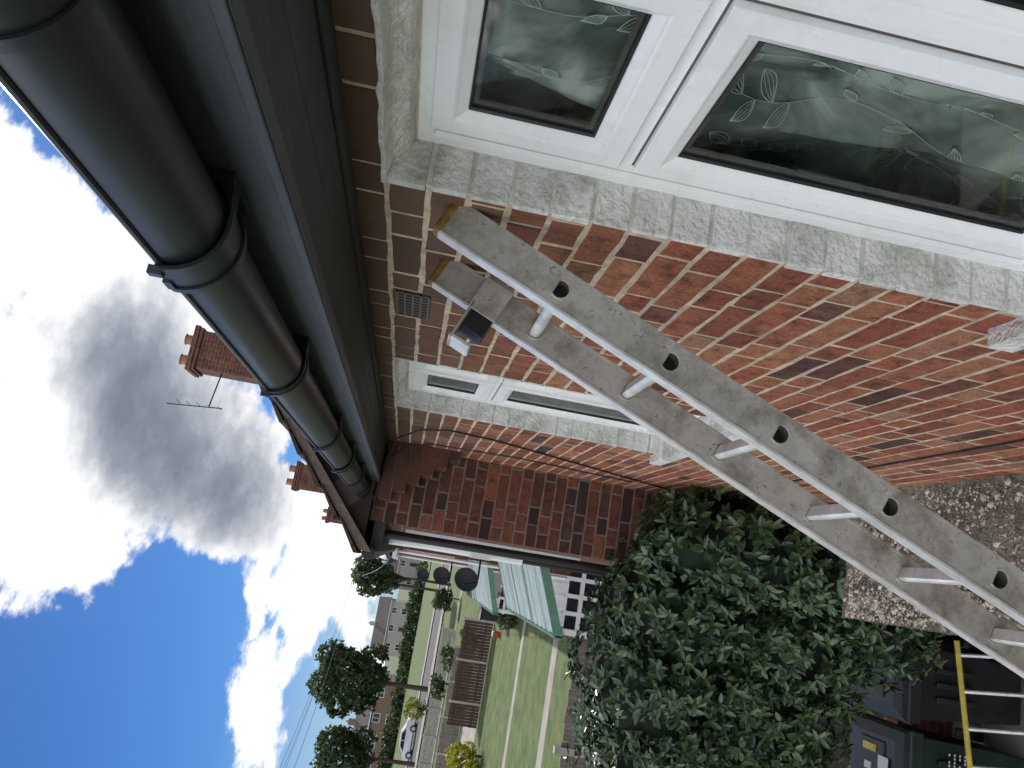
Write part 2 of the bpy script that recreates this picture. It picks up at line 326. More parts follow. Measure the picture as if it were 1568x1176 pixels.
def curtain(name,y0,y1,z0,z1,par,x=.17):
    m=MB(); n=90; nz=30; vs=[];fs=[]
    f=lambda y,z: D+x+.020*math.sin(y*34+2.2*math.sin(z*4))+.010*math.sin(y*71+z*9)+.022*math.sin(z*7+y*11)
    for i in range(n+1):
        for j in range(nz+1):
            y=y0+(y1-y0)*i/n; z=z0+(z1-z0)*j/nz; vs.append((f(y,z),y,z))
    for i in range(n):
        for j in range(nz): a=i*(nz+1)+j; fs.append((a,a+1,a+nz+2,a+nz+1))
    m.add(vs,fs,'net')
    def strip(P,w):
        vv=[]
        for t,(py,pz) in enumerate(P):
            q=P[min(t+1,len(P)-1)]; o=P[max(t-1,0)]; dy,dz=q[0]-o[0],q[1]-o[1]; l=math.hypot(dy,dz)+1e-9
            ny,nz_=-dz/l*w,dy/l*w; xx=f(py,pz)-.0045
            vv+=[(xx,py-ny,pz-nz_),(xx,py+ny,pz+nz_)]
        m.add(vv,[(2*t,2*t+1,2*t+3,2*t+2) for t in range(len(P)-1)],'lace')
    cy=y0+.05
    while cy<y1-.03:
        z=z0+.05+random.uniform(0,.1); ph=random.uniform(0,6); side=1
        while z<z1-.05:
            yc=cy+.018*math.sin(z*16+ph)
            a=math.pi/2-side*random.uniform(.5,.9); ln=random.uniform(.038,.056); wd=ln*.24
            for sd in (1,-1,0,.5,-.5):
                P=[]
                for t in range(7):
                    tt=t/6
                    lx=tt*ln; ly=sd*wd*math.sin(math.pi*tt)
                    P.append((yc+lx*math.cos(a)-ly*math.sin(a),z+lx*math.sin(a)+ly*math.cos(a)))
                strip(P,.0009 if abs(sd)==1 else .0005)
            side=-side; z+=random.uniform(.022,.034)
            if random.random()<.2: z+=.07
        strip([(cy+.018*math.sin((z0+.03+i*.02)*16+ph),z0+.03+i*.02) for i in range(int((z1-z0-.06)/.02))],.0006)
        cy+=random.uniform(.10,.13)
    m.obj(name,par,smooth=True)
def sill(m,y0,y1,z):
    m.box(D-.045,D+.08,y0-.10,y1+.10,z-.06,z-.003,'white'); 
m=reveal(1.275,.150,-1.09,-.82); sill(m,-.82,1.275,-1.09); m.obj('window_reveal',house,bevel=.003)
m=reveal(3.5,.150,-1.09,2.59); sill(m,2.59,3.5,-1.09); m.obj('window_reveal_far',house,bevel=.003)
def window(name,y0,y1,lights,par):
    m=MB(); g=MB(); zt=.112; zb=-1.09
    F=lambda a,b,c,d: m.box(D+.0895,D+.15,a,b,c,d,'upvc')
    F(y0,y1,.084,zt+.03); F(y0,y1,zb,-1.034)
    edges=[]
    for (a,b,fan) in lights: edges.append((a,b))
    prev=y0
    for (a,b) in edges+[(y1,y1)]:
        F(prev,a,-1.0345,.0845); prev=b
    for (a,b,fan) in lights:
        if fan:
            F(a,b,-.279,-.244)
            sash(m,g,a,b,-.248,.088); sash(m,g,a,b,-1.038,-.275)
        else: sash(m,g,a,b,-1.038,.088)
    sweep(m,y0,y1,zb,zt,[(-.002,.094),(-.002,.082),(.006,.080),(.030,.080),(.036,.0885)],'upvc')
    sweep(m,y0,y1,zb,zt,[(-.012,.086),(-.001,.0795),(.004,.0815)],'sealant')
    o=m.obj(name+'_frame',par); g.obj(name+'_glass',par)
    return o
window('window_near',-.82,1.275,[(-.76,-.33,True),(-.30,.755,False),(.783,1.211,True)],house)
window('window_far',2.59,3.50,[(2.65,3.035,True),(3.06,3.44,True)],house)
curtain('net_curtain_near',-.8,1.26,-1.06,.09,house)
curtain('net_curtain_far',2.6,3.48,-1.06,.09,house)
# eaves
m=MB()
m.box(.378,.400,-2.2,4.93,.205,.39,'fascia')
m.box(.374,.378,-2.2,4.93,.207,.222,'fascia')
m.obj('fascia_board',house,bevel=.002)
m=MB(); m.box(.400,.492,-2.2,4.93,.2125,.225,'soffit'); m.box(.4955,D+.01,-2.2,4.93,.214,.2265,'soffit'); m.box(.58,D+.01,-2.2,4.93,.208,.214,'soffit')
m.obj('soffit',house,bevel=.0015)
m=MB(); s=.75
m.add([(.30,-2.3,.36),(.30,4.95,.36),(3.9,4.95,.36+3.6*s),(3.9,-2.3,.36+3.6*s)],[(0,1,2,3)],'tile')
m.add([(3.9,-2.3,.36+3.6*s),(3.9,4.95,.36+3.6*s),(7.5,4.95,.36),(7.5,-2.3,.36)],[(0,1,2,3)],'tile')
m.obj('roof',house)
# gutter
XC,ZC,R=.3165,.320,.0555
def gut_ring(m,ya,yb,r,k,a0=-4,a1=184,th=.003,n=36):
    vs=[];fs=[]
    for y in (ya,yb):
        for rr in (r,r-th):
            for i in range(n+1):
                t=math.radians(a0+(a1-a0)*i/n); vs.append((XC-rr*math.cos(t),y,ZC-rr*math.sin(t)))
    q=n+1
    for i in range(n):
        fs+= [(i,i+1,2*q+i+1,2*q+i),(q+i,3*q+i,3*q+i+1,q+i+1),(i,q+i,q+i+1,i+1),(2*q+i,2*q+i+1,3*q+i+1,3*q+i)]
    fs+=[(0,2*q,3*q,q),(n,q+n,3*q+n,2*q+n)]
    m.add(vs,fs,k)
gut=empty('gutter')
def autosmooth(o,ang=32):
    me=o.data; me.polygons.foreach_set('use_smooth',[True]*len(me.polygons))
    try: me.set_sharp_from_angle(angle=math.radians(ang))
    except Exception: pass
m=MB(); gut_ring(m,-2.2,4.93,R,'gutter',0,180,n=48)
m.tube([(XC-R-.001,-2.2,ZC),(XC-R-.001,4.93,ZC)],.0042,'gutter',8); m.tube([(XC+R,-2.2,ZC),(XC+R,4.93,ZC)],.0042,'gutter',8)
autosmooth(m.obj('channel',gut))
for i,(y,w,u) in enumerate([(.36,.10,1),(.845,.075,1),(1.545,.045,0),(2.44,.045,0),(3.12,.075,1),(3.9,.045,0),(4.6,.045,0),(-.4,.045,0)]):
    m=MB()
    if u:
        gut_ring(m,y,y+w,R+.0065,'gutter'); gut_ring(m,y-.003,y+.010,R+.010,'gutter'); gut_ring(m,y+w-.010,y+w+.003,R+.010,'gutter')
    else:
        gut_ring(m,y,y+w,R+.006,'gutter'); gut_ring(m,y+w*.35,y+w*.65,R+.009,'gutter')
    m.box(XC-R-.014,XC-R-.004,y+.004,y+w*.22,ZC-.004,ZC+.012,'gutter')
    m.box(XC-R-.010,XC-R-.004,y+w*.6,y+w-.004,ZC-.002,ZC+.008,'gutter')
    m.box(.366,.378,y-.012,y+w+.012,ZC-.058,ZC+.01,'gutter')
    m.add([(.368,y+.0,ZC-.056),(.368,y+.03,ZC-.056),(.368,y+.03,ZC-.01),(.368,y+.0,ZC-.01),(XC+.012,y+.0,ZC-R-.004),(XC+.012,y+.03,ZC-R-.004)],[(0,1,5,4),(0,4,3),(1,2,5),(3,4,5,2)],'gutter')
    autosmooth(m.obj('bracket_%d'%i,gut))
m=MB(); m.box(D-.008,D+.01,1.87,2.06,.05,.135,'black'); 
for i in range(9): m.box(D-.0105,D-.007,1.868+i*.0232,1.868+i*.0232+.007,.048,.137,'ventgrey')
for j in range(5): m.box(D-.0112,D-.007,1.868,2.062,.048+j*.0205,.048+j*.0205+.006,'ventgrey')
m.obj('air_brick_vent',house)
m=MB()
m.tube([(.62,1.3,-1.775),(.62,2.1,-1.79),(.62,3.4,-1.80),(.62,4.9,-1.82)],.0045,'cable',6)
m.tube([(.45,4.6,.20),(.58,4.25,.14),(.61,4.0,.02),(.612,3.86,-.13),(.614,3.92,-.35),(.615,4.08,-.63),(.615,4.37,-1.12),(.616,4.6,-1.5),(.617,4.85,-1.8)],.0055,'cable',6)
m.tube([(.50,4.7,.20),(.60,4.62,.06),(.615,4.5,-.05),(.617,4.45,-.6),(.617,4.6,-1.3)],.004,'cable',6)
m.obj('wall_cables',house)
can=empty('concrete_canopy')
m=MB(); 
nx,ny=26,150; vs=[];fs=[]
for i in range(nx+1):
    for j in range(ny+1):
        x=.02+(.625-.02)*i/nx; y=-.8+(3.64+.8)*j/ny
        vs.append((x+(random.uniform(-.004,.004) if i==0 else 0),y+(random.uniform(-.006,.006) if j==ny else 0),-2.155+random.uniform(-.003,.003)+.006*math.sin(x*17+y*5)))
for i in range(nx):
    for j in range(ny): a=i*(ny+1)+j; fs.append((a,a+ny+1,a+ny+2,a+1))
m.add(vs,fs,'concrete'); m.box(.022,.62,-.8,3.635,-2.33,-2.172,'concrete')
m.obj('slab',can)
m=MB()
for i in range(4200):
    x=random.uniform(.03,.60) if random.random()<.55 else random.uniform(.03,.25); y=random.uniform(1.6,3.62); r=random.uniform(.003,.009) if random.random()<.88 else random.uniform(.009,.019)
    o=Vector((x,y,-2.154)); a_=random.uniform(0,3); vs=[]
    for k in range(5): t=a_+k*1.2566; q=r*random.uniform(.7,1.3); vs.append(o+Vector((q*math.cos(t),q*math.sin(t),random.uniform(-.1,.3)*r)))
    vs.append(o+Vector((random.uniform(-.3,.3)*r,random.uniform(-.3,.3)*r,r*random.uniform(.5,1.))))
    m.add(vs,[(k,(k+1)%5,5) for k in range(5)],'stone')
m.obj('loose_stones',can)
m=MB(); m.box(.07,.62,-.7,3.55,GZ,-2.335,'brickwall'); m.obj('porch_wall',can)
# ------------------------------------------------------------------ projecting neighbour house
nb=empty('terraced_house')
m=MB()
Pr=lambda u,z,d:(u,4.95-d,z)
def clipr(u,z): return z< .24+.86*(u+.05)-.06
brick_run(m,Pr,None,.14,D+.35,-3.2,.9,z_ref=.15,soot_shade=False,clip=clipr,dark=.22,bdark=.55)  # return wall faces away from the sun; its shade is put into brick colour
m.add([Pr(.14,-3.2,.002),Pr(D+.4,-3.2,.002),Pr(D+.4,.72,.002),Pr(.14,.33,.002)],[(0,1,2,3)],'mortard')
for k in range(6):
    w=.36-.06*k; z=.205-.075*(k+1)
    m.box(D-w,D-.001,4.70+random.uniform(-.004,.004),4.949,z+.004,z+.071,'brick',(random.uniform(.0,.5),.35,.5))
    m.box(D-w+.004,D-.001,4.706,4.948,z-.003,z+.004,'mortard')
m.obj('return_wall',nb)
m=MB()
m.box(.143,7.5,4.953,18,GZ,.33,'brickwall')
m.add([(.143,4.96,.33),(7.3,4.96,.33),(3.7,4.96,3.4)],[(0,1,2)],'brickwall')
m.obj('walls',nb)
def roof(m,xe,x1,ya,yb,ze,sl,k='tile'):
    xr=(xe+x1)/2; zr=ze+(xr-xe)*sl
    m.add([(xe,ya,ze),(xe,yb,ze),(xr,yb,zr),(xr,ya,zr),(x1,ya,ze),(x1,yb,ze)],[(0,3,2,1),(3,4,5,2),(0,4,3),(1,2,5)],k)
    t=.06
    m.add([(xe,ya-.05,ze-t),(xe,ya-.05,ze+.012),(xr,ya-.05,zr+.012),(xr,ya-.05,zr-t),(xe,ya+.02,ze-t),(xe,ya+.02,ze+.012),(xr,ya+.02,zr+.012),(xr,ya+.02,zr-t)],[(0,1,2,3),(4,7,6,5),(0,4,5,1),(0,3,7,4),(1,5,6,2)],'mortard')
    L_=math.hypot(xr-xe,zr-ze); n_=int(L_/.22)
    for i in range(n_):
        a=i/n_; b=(i+1)/n_; x0_,x1_=xe+(xr-xe)*a,xe+(xr-xe)*b; z0_,z1_=ze+(zr-ze)*a,ze+(zr-ze)*b
        m.add([(x0_-.02,ya-.07,z0_+.012),(x1_,ya-.07,z1_+.012),(x1_,ya-.07,z1_+.02),(x0_-.02,ya-.07,z0_+.045),(x0_-.02,ya+.4,z0_+.012),(x1_,ya+.4,z1_+.012),(x1_,ya+.4,z1_+.02),(x0_-.02,ya+.4,z0_+.045)],[(0,1,2,3),(0,3,7,4),(3,2,6,7),(0,4,5,1)],k)
m=MB(); roof(m,-.05,7.6,4.88,18,.24,.86); m.obj('roof',nb)
m=MB(); m.tube([(-.06,4.92,.20),(-.06,18,.20)],.042,'gutter',14); m.box(-.03,.15,4.95,18,.13,.2,'soffit'); 
m.tube([(.06,7.2,.2),(.07,7.2,-.2),(.07,7.2,-1.1)],.045,'upvc',10); m.tube([(.08,9.2,.15),(.10,9.2,-3.9)],.035,'cable',10); m.tube([(.08,5.4,.15),(.10,5.4,-3.9)],.03,'cable',10)
m.box(.02,.14,6.9,7.1,-.78,-.6,'upvc')
m.obj('eaves_gutter',nb,smooth=False)
m=MB()
for y in (6.2,8.3,13.,16.):
    m.box(.10,.14,y-.5,y+.5,-1.3,0,'upvc'); m.box(.095,.10,y-.42,y-.03,-1.2,-.1,'darkglass'); m.box(.095,.10,y+.03,y+.42,-1.2,-.1,'darkglass')
m.obj('windows',nb)
def chimney(name,x,y,w,zb,zt,par=None,pots=2):
    e=empty(name); m=MB(); h=w/2
    m.box(x-h,x+h,y-h*.8,y+h*.8,zb,zt-.3,'brickwall'); m.box(x-h-.05,x+h+.05,y-h*.8-.05,y+h*.8+.05,zt-.38,zt-.3,'brickwall'); m.box(x-h-.08,x+h+.08,y-h*.8-.08,y+h*.8+.08,zt-.3,zt-.2,'brickwall')
    for i in range(pots):
        px=x-h*.55+i*h*1.1
        m.tube([(px,y,zt-.22),(px,y,zt+.02),(px,y,zt+.05)],[.13,.105,.13],'terracotta',12)
    o=m.obj('stack',e); return e
chimney('chimney',3.5,17.5,.85,2.0,5.55)
chimney('chimney',1.86,28.,.85,1.0,4.35)
chimney('chimney',1.15,45.,.75,1.0,4.7)
a=empty('tv_aerial'); m=MB()
m.tube([(3.2,17.3,4.6),(2.3,17.2,4.68)],.015,'cable',6); m.tube([(2.3,17.2,4.4),(2.2,17.2,5.55)],.013,'cable',6)
for i in range(5): m.tube([(2.3,17.0,4.45+i*.22),(2.28,17.35,4.45+i*.22)],.006,'cable',5)
m.obj('mast',a)
for nm,xa,ya,yb,cm in (('terraced_house',0.0,18.02,34,'brickwall'),('terraced_house',-.25,34.02,60,'brickwall')):
    e=empty(nm); m=MB(); m.box(xa,7.3,ya,yb,GZ,.3,cm); m.obj('walls',e)
    m=MB(); roof(m,xa-.25,7.6,ya,yb,.25,.80); m.obj('roof',e)
    m=MB(); m.tube([(xa-.3,ya,.2),(xa-.3,yb,.2)],.06,'gutter',10); m.box(xa-.25,xa,ya,yb,.1,.2,'upvc')
    y=ya+2
    while y<yb-2:
        for z in (-1.3,-3.9): m.box(xa-.03,xa,y-.7,y+.7,z,z+1.25,'upvc'); m.box(xa-.036,xa-.03,y-.6,y+.6,z+.1,z+1.15,'darkglass')
        y+=3.4
    m.tube([(xa-.06,ya+.5,.2),(xa-.06,ya+.5,-4.5)],.04,'upvc',8)
    m.obj('windows_and_eaves',e)
def dish(x,y,z,r,wx):
    e=empty('satellite_dish'); m=MB(); vs=[];fs=[]; n=20; K=5
    dirv=Vector((-.35,-1,.35)).normalized(); a=dirv.cross(Vector((0,0,1))).normalized(); b=a.cross(dirv)
    c=Vector((x,y,z))
    for k in range(K+1):
        for j in range(n):
            t=2*math.pi*j/n; rr=r*k/K; vs.append(c+a*rr*math.cos(t)+b*rr*math.sin(t)+dirv*(.25*r*(k/K)**2))
    for k in range(K):
        for j in range(n): fs.append((k*n+j,k*n+(j+1)%n,(k+1)*n+(j+1)%n,(k+1)*n+j))
    m.add(vs,fs,'dish')
    m.tube([c-b*r*.9+dirv*.05,c+dirv*r*1.3-b*r*.2],.012,'dish',6); m.tube([c+dirv*r*1.3-b*r*.25,c+dirv*r*1.3-b*r*.05],.03,'dish',8)
    m.tube([c-dirv*.02,(x,y+.2,z-.25),(wx,y+.25,z-.25)],.022,'dish',8)
    m.obj('reflector_and_arm',e)
dish(-.40,17.2,-1.5,.27,.14); dish(-.62,26,-1.45,.30,0.); dish(-1.0,37,-1.2,.30,-.25)
def awning(y0,y1,x0,x1,z0,z1):
    e=empty('corrugated_awning'); m=MB(); n=int((y1-y0)/.05); vs=[];fs=[]
    for i in range(n+1):
        y=y0+(y1-y0)*i/n; o=[0,.022,.03,.022][i%4] if (i//4)%2==0 else 0
        vs+=[(x0,y,z0+o),(x1,y,z1+o)]
    for i in range(n): fs.append((2*i,2*i+1,2*i+3,2*i+2))
    m.add(vs,fs,'poly')
    m.add([(x0,y0-.03,z0-.10),(x1-.03,y0-.03,z1-.10),(x1-.03,y0-.03,z1+.04),(x0,y0-.03,z0+.04)],[(0,1,2,3)],'greentrim')
    m.box(x1-.05,x1-.01,y0-.03,y1,z1-.10,z1+.02,'greentrim')
    y=y0
    while y<=y1+.01:
        m.box(x1+.02,x1+.10,y,y+.08,GZ,z1-.06,'upvc'); y+=(y1-y0)/3.05
    for i in range(9):
        y=y0+(y1-y0)*i/8.1; m.add([(x0,y,z0+.034),(x1,y,z1+.034),(x1,y+.06,z1+.034),(x0,y+.06,z0+.034)],[(0,1,2,3)],'greentrim')
    m.obj('sheets_and_posts',e)
    m=MB()
    for i in range(4): m.box(x1+.05+i*(x0-x1)/4,x1+.11+i*(x0-x1)/4,y0+.02,y0+.07,GZ,z1-.05,'upvc')
    for z in (-2.75,-3.75): m.box(x1,x0,y0+.015,y0+.075,z,z+.06,'upvc')
    m.box(x1,x0,y0+.03,y0+.06,GZ,-3.75,'upvc'); m.box(x1+.05,x0,y0+.045,y0+.05,-3.7,z1-.1,'darkglass')
    m.obj('glazed_side',e)
awning(11.5,16.8,.14,-.85,-2.05,-2.42)
awning(19.5,25.5,.0,-1.15,-2.15,-2.5)
# ------------------------------------------------------------------ ladder
lad=empty('ladder')
U=Vector((-.396,0,-.918)).normalized(); Wd=Vector((U.z,0,-U.x)).normalized()
H1=Vector((.5055,0,-.196)); SP=.2425; S0=-.245; HW=.036
def LP(s,w,y): p=H1+U*s+Wd*w; return (p.x,y,p.z)
def dloop(n=24,r=.0165):
    out=[]
    for i in range(n):
        t=2*math.pi*i/n; x,y=math.cos(t)*r,math.sin(t)*r
        x=max(x,-r*.55); out.append((x,y,t))
    return out
NR=20
def stile2(ya,yb,holes=True):
    m=MB(); send=S0+5.2; n=32
    def rect_pts(hs):
        pts=[]
        for i in range(n):
            t=2*math.pi*i/n; sx,sy=math.cos(t),math.sin(t); f=min(hs/max(abs(sx),1e-6),HW/max(abs(sy),1e-6)); pts.append([sx*f,sy*f])
        for cx,cy in ((hs,HW),(-hs,HW),(-hs,-HW),(hs,-HW)):
            j=min(range(n),key=lambda i:(pts[i][0]-cx)**2+(pts[i][1]-cy)**2); pts[j]=[cx,cy]
        return pts
    for yy,sgn in ((ya,1),(yb,-1)):
        for k in range(-1,NR+1):
            a=S0 if k==-1 else (k-.5)*SP; b=(k+.5)*SP
            if k==-1: b=-.5*SP
            if k==NR: b=send
            if a>=send: break
            if k in(-1,NR) or not holes or sgn==-1:
                m.add([LP(a,-HW,yy),LP(b,-HW,yy),LP(b,HW,yy),LP(a,HW,yy)],[(0,1,2,3)],'alu'); continue
            c=k*SP; R_=rect_pts((b-a)/2); lo=dloop(n); vs=[LP(c+x,y,yy) for x,y in R_]
            vs+=[LP(c+x*1.25,y*1.25,yy) for x,y,t in lo]+[LP(c+x*1.15,y*1.15,yy-.002) for x,y,t in lo]+[LP(c+x,y,yy-.001) for x,y,t in lo]
            fs=[]
            for q in range(3):
                for i in range(n): fs.append((q*n+i,q*n+(i+1)%n,(q+1)*n+(i+1)%n,(q+1)*n+i))
            m.add(vs,fs,'alu')
            vs=[LP(c+x,y,yy-.001) for x,y,t in lo]+[LP(c+x*.98,y*.98,yy+.024) for x,y,t in lo]
            m.add(vs,[(i,(i+1)%n,n+(i+1)%n,n+i) for i in range(n)],'ventgrey'); m.add(vs[n:],[tuple(range(n))],'black')  # dark liner and black cap paint the darkness down the hollow rung
    for w in (-HW,HW):
        e=.0025
        vs=[LP(s,ww,y) for s in (S0,send) for ww in (w-e,w+e) for y in (ya-.0022,yb+.0012)]
        m.add(vs,[(0,1,3,2),(4,6,7,5),(0,4,5,1),(2,3,7,6),(0,2,6,4),(1,5,7,3)],'alub' if w>0 else 'alu')  # outer flange takes the brighter metal: sky light on that edge painted in
    return m
YA,YB,YC,YD=1.325,1.352,1.605,1.632
for nm,ya,yb in (('stile_near',YA,YB),('stile_far',YC,YD)):
    m=stile2(ya,yb); m.obj(nm,lad)
    m=MB()
    vs=[LP(s,w,y) for s in (S0-.012,S0+.004) for w in (-HW-.003,HW+.003) for y in (ya-.004,yb+.003)]
    m.add(vs,[(0,1,3,2),(4,6,7,5),(0,4,5,1),(2,3,7,6),(0,2,6,4),(1,5,7,3)],'orange')
    m.obj('end_cap',lad,bevel=.005)
m=MB()
for k in range(NR):
    lo=dloop(20,.0155); vs=[]
    for y in (YB-.002,YC+.002):
        vs+=[LP(k*SP+a,b,y) for a,b,t in lo]
    m.add(vs,[(i,(i+1)%20,20+(i+1)%20,20+i) for i in range(20)],'alub')
autosmooth(m.obj('rungs',lad))
def lbox(m,s0,s1,w0,w1,y0,y1,k):
    vs=[LP(s,w,y) for s in (s0,s1) for w in (w0,w1) for y in (y0,y1)]
    m.add(vs,[(0,1,3,2),(4,6,7,5),(0,4,5,1),(2,3,7,6),(0,2,6,4),(1,5,7,3)],k)
m=MB(); b=-.115
lbox(m,b-.030,b+.030,-.038,.045,1.565,1.603,'alu'); lbox(m,b-.034,b+.034,-.030,.050,1.560,1.566,'alu')
lbox(m,b-.026,b+.030,.047,.092,1.570,1.63,'black'); lbox(m,b-.030,b-.024,.03,.13,1.56,1.635,'alu'); lbox(m,b-.032,b+.02,.118,.128,1.56,1.635,'alub'); 
m.obj('guide_hook',lad,bevel=.002)
# ------------------------------------------------------------------ ground, gardens
m=MB(); m.add([(-400,-100,GZ),(400,-100,GZ),(400,900,GZ),(-400,900,GZ)],[(0,1,2,3)],'ground'); m.obj('ground')
def sheet(name,x0,x1,y0,y1,k,lift):
    m=MB(); m.add([(x0,y0,GZ+lift),(x1,y0,GZ+lift),(x1,y1,GZ+lift),(x0,y1,GZ+lift)],[(0,1,2,3)],k); return m.obj(name)
sheet('front_yard_paving',-4,.62,-2,6.4,'paving',.004)
sheet('planting_bed',-4,.62,6.4,12.9,'soil',.004)
sheet('lawn',-16,-1.2,13.2,22.2,'grass',.008)
sheet('garden_path',-16,0,22.2,22.9,'paving',.008)
sheet('lawn',-16,-.6,22.9,28.,'grass',.008)
sheet('garden_path',-16,0,28,28.5,'paving',.008)
sheet('lawn',-16,-.6,28.5,36.5,'grass',.008)
sheet('patio',-16,-1,37,43,'paving',.008)
sheet('lawn',-18,-1,44,57,'grass',.008)
sheet('garden_path',-16,-1,57,58.5,'paving',.008)
sheet('lawn',-22,-1,58.5,71,'grass',.008)
sheet('pavement',-60,30,72,75,'paving',.10)
sheet('road',-80,60,75,87,'asphalt',.008)
sheet('pavement',-60,30,87,89.5,'paving',.10)
sheet('lawn',-80,60,89.5,137,'grass',.008)
sheet('garden_paving',-1.2,-.1,13.2,60,'paving',.012)
def fence(x0,x1,y,h,k):
    e=empty('wooden_fence'); m=MB(); x=x0; step=1.8
    while x>x1:
        m.box(x-.055,x+.055,y-.06,y+.06,GZ,GZ+h+.1,'post')
        xe=max(x-step,x1); q=x-.055
        hh=h+random.uniform(-.04,.04)
        while q>xe+.06:
            m.box(q-.125,q,y-.012+random.uniform(-.012,.012),y+.012,GZ+.05,GZ+hh+random.uniform(-.015,.015),k); q-=.135
        m.box(xe,x,y-.045,y-.025,GZ+.3,GZ+.38,k); m.box(xe,x,y-.045,y-.025,GZ+hh-.2,GZ+hh-.12,k)
        x-=step
    m.obj('panels_and_posts',e)
fence(-.9,-3.4,13.05,1.7,'fenceg'); fence(-2.6,-7.2,36.7,1.35,'fence'); fence(-4.6,-12.6,43.6,1.0,'fenceg'); fence(-5,-15,57.5,.9,'post')
m=MB(); m.box(-4.0,-2.2,11.0,11.22,GZ,GZ+1.1,'brickwall'); m.box(-4.02,-2.2,10.97,11.25,GZ+1.1,GZ+1.16,'paving'); m.obj('garden_wall')
m=MB(); m.box(.05,-.3,6.3,6.5,GZ,GZ+.9,'brickwall'); m.box(-.3,-2.5,6.3,6.5,GZ,GZ+.5,'brickwall'); m.obj('low_brick_wall')
def bin_(x,y,bk,lk,rot,label=False):
    e=empty('wheelie_bin'); m=MB()
    def ring(z,sx,sy): return [(x-sx,y-sy,GZ+z),(x+sx,y-sy,GZ+z),(x+sx,y+sy,GZ+z),(x-sx,y+sy,GZ+z)]
    lv=[(.05,.20,.24),(.35,.225,.27),(.93,.255,.33),(.93,.285,.36),(1.0,.285,.36)]
    vs=[];
    for z,sx,sy in lv: vs+=ring(z,sx,sy)
    fs=[(3,2,1,0)]
    for i in range(len(lv)-1):
        for j in range(4): fs.append((i*4+j,i*4+(j+1)%4,(i+1)*4+(j+1)%4,(i+1)*4+j))
    m.add(vs,fs,bk)
    lv=[(1.0,.295,.37),(1.03,.295,.37),(1.06,.265,.33),(1.075,.19,.25)]; vs=[]
    for z,sx,sy in lv: vs+=ring(z,sx,sy)
    fs=[(12,13,14,15)]
    for i in range(3):
        for j in range(4): fs.append((i*4+j,i*4+(j+1)%4,(i+1)*4+(j+1)%4,(i+1)*4+j))
    m.add(vs,fs,lk)
    m.box(x-.16,x+.16,y-.14,y+.14,GZ+1.07,GZ+1.088,lk)
    m.tube([(x-.22,y+.40,GZ+1.0),(x+.22,y+.40,GZ+1.0)],.018,bk,10); 
    for sx in(-.2,.2): m.box(x+sx-.02,x+sx+.02,y+.34,y+.42,GZ+.97,GZ+1.03,bk)
    for sx in(-.25,.25): m.tube([(x+sx-.03,y+.27,GZ+.10),(x+sx+.03,y+.27,GZ+.10)],.10,'black',18)
    for i in range(3): m.box(x-.12+i*.1,x-.08+i*.1,y-.345,y-.30,GZ+.5,GZ+.8,bk)
    m.obj('body',e,bevel=.012)
    if label:
        m=MB(); m.box(x-.03,x+.06,y-.20,y-.08,GZ+1.0885,GZ+1.0905,'label'); m.box(x+.07,x+.12,y-.05,y+.10,GZ+1.0885,GZ+1.10,'yellow'); m.box(x-.06,x-.01,y+.0,y+.07,GZ+1.0885,GZ+1.10,'label')
        for i in range(4):
            for j in range(9): 
                if random.random()<.8: m.box(x+.16-j*.024,x+.175-j*.024,y-.349+.0,y-.3485,GZ+.72-i*.04,GZ+.732-i*.04,'label')
        m.obj('labels',e)
bin_(-.33,5.76,'bin','bin',0); bin_(-.95,5.72,'bing','lid',0,True); bin_(-1.6,5.74,'bin','lid',0)
e=empty('yellow_ladder'); m=MB(); 
m.tube([(0.0,5.18,-3.93),(-2.6,5.02,-4.20)],.018,'yellow',8); m.tube([(0.1,4.80,-4.60),(-2.5,4.75,-4.72)],.018,'yellow',8)
for i in range(11):
    t=(i+.4)/11; a_=Vector((0.0,5.18,-3.93)).lerp(Vector((-2.6,5.02,-4.20)),t); b_=Vector((0.1,4.80,-4.60)).lerp(Vector((-2.5,4.75,-4.72)),t); m.tube([a_,b_],.013,'alub',8)
m.obj('stiles_and_rungs',e)
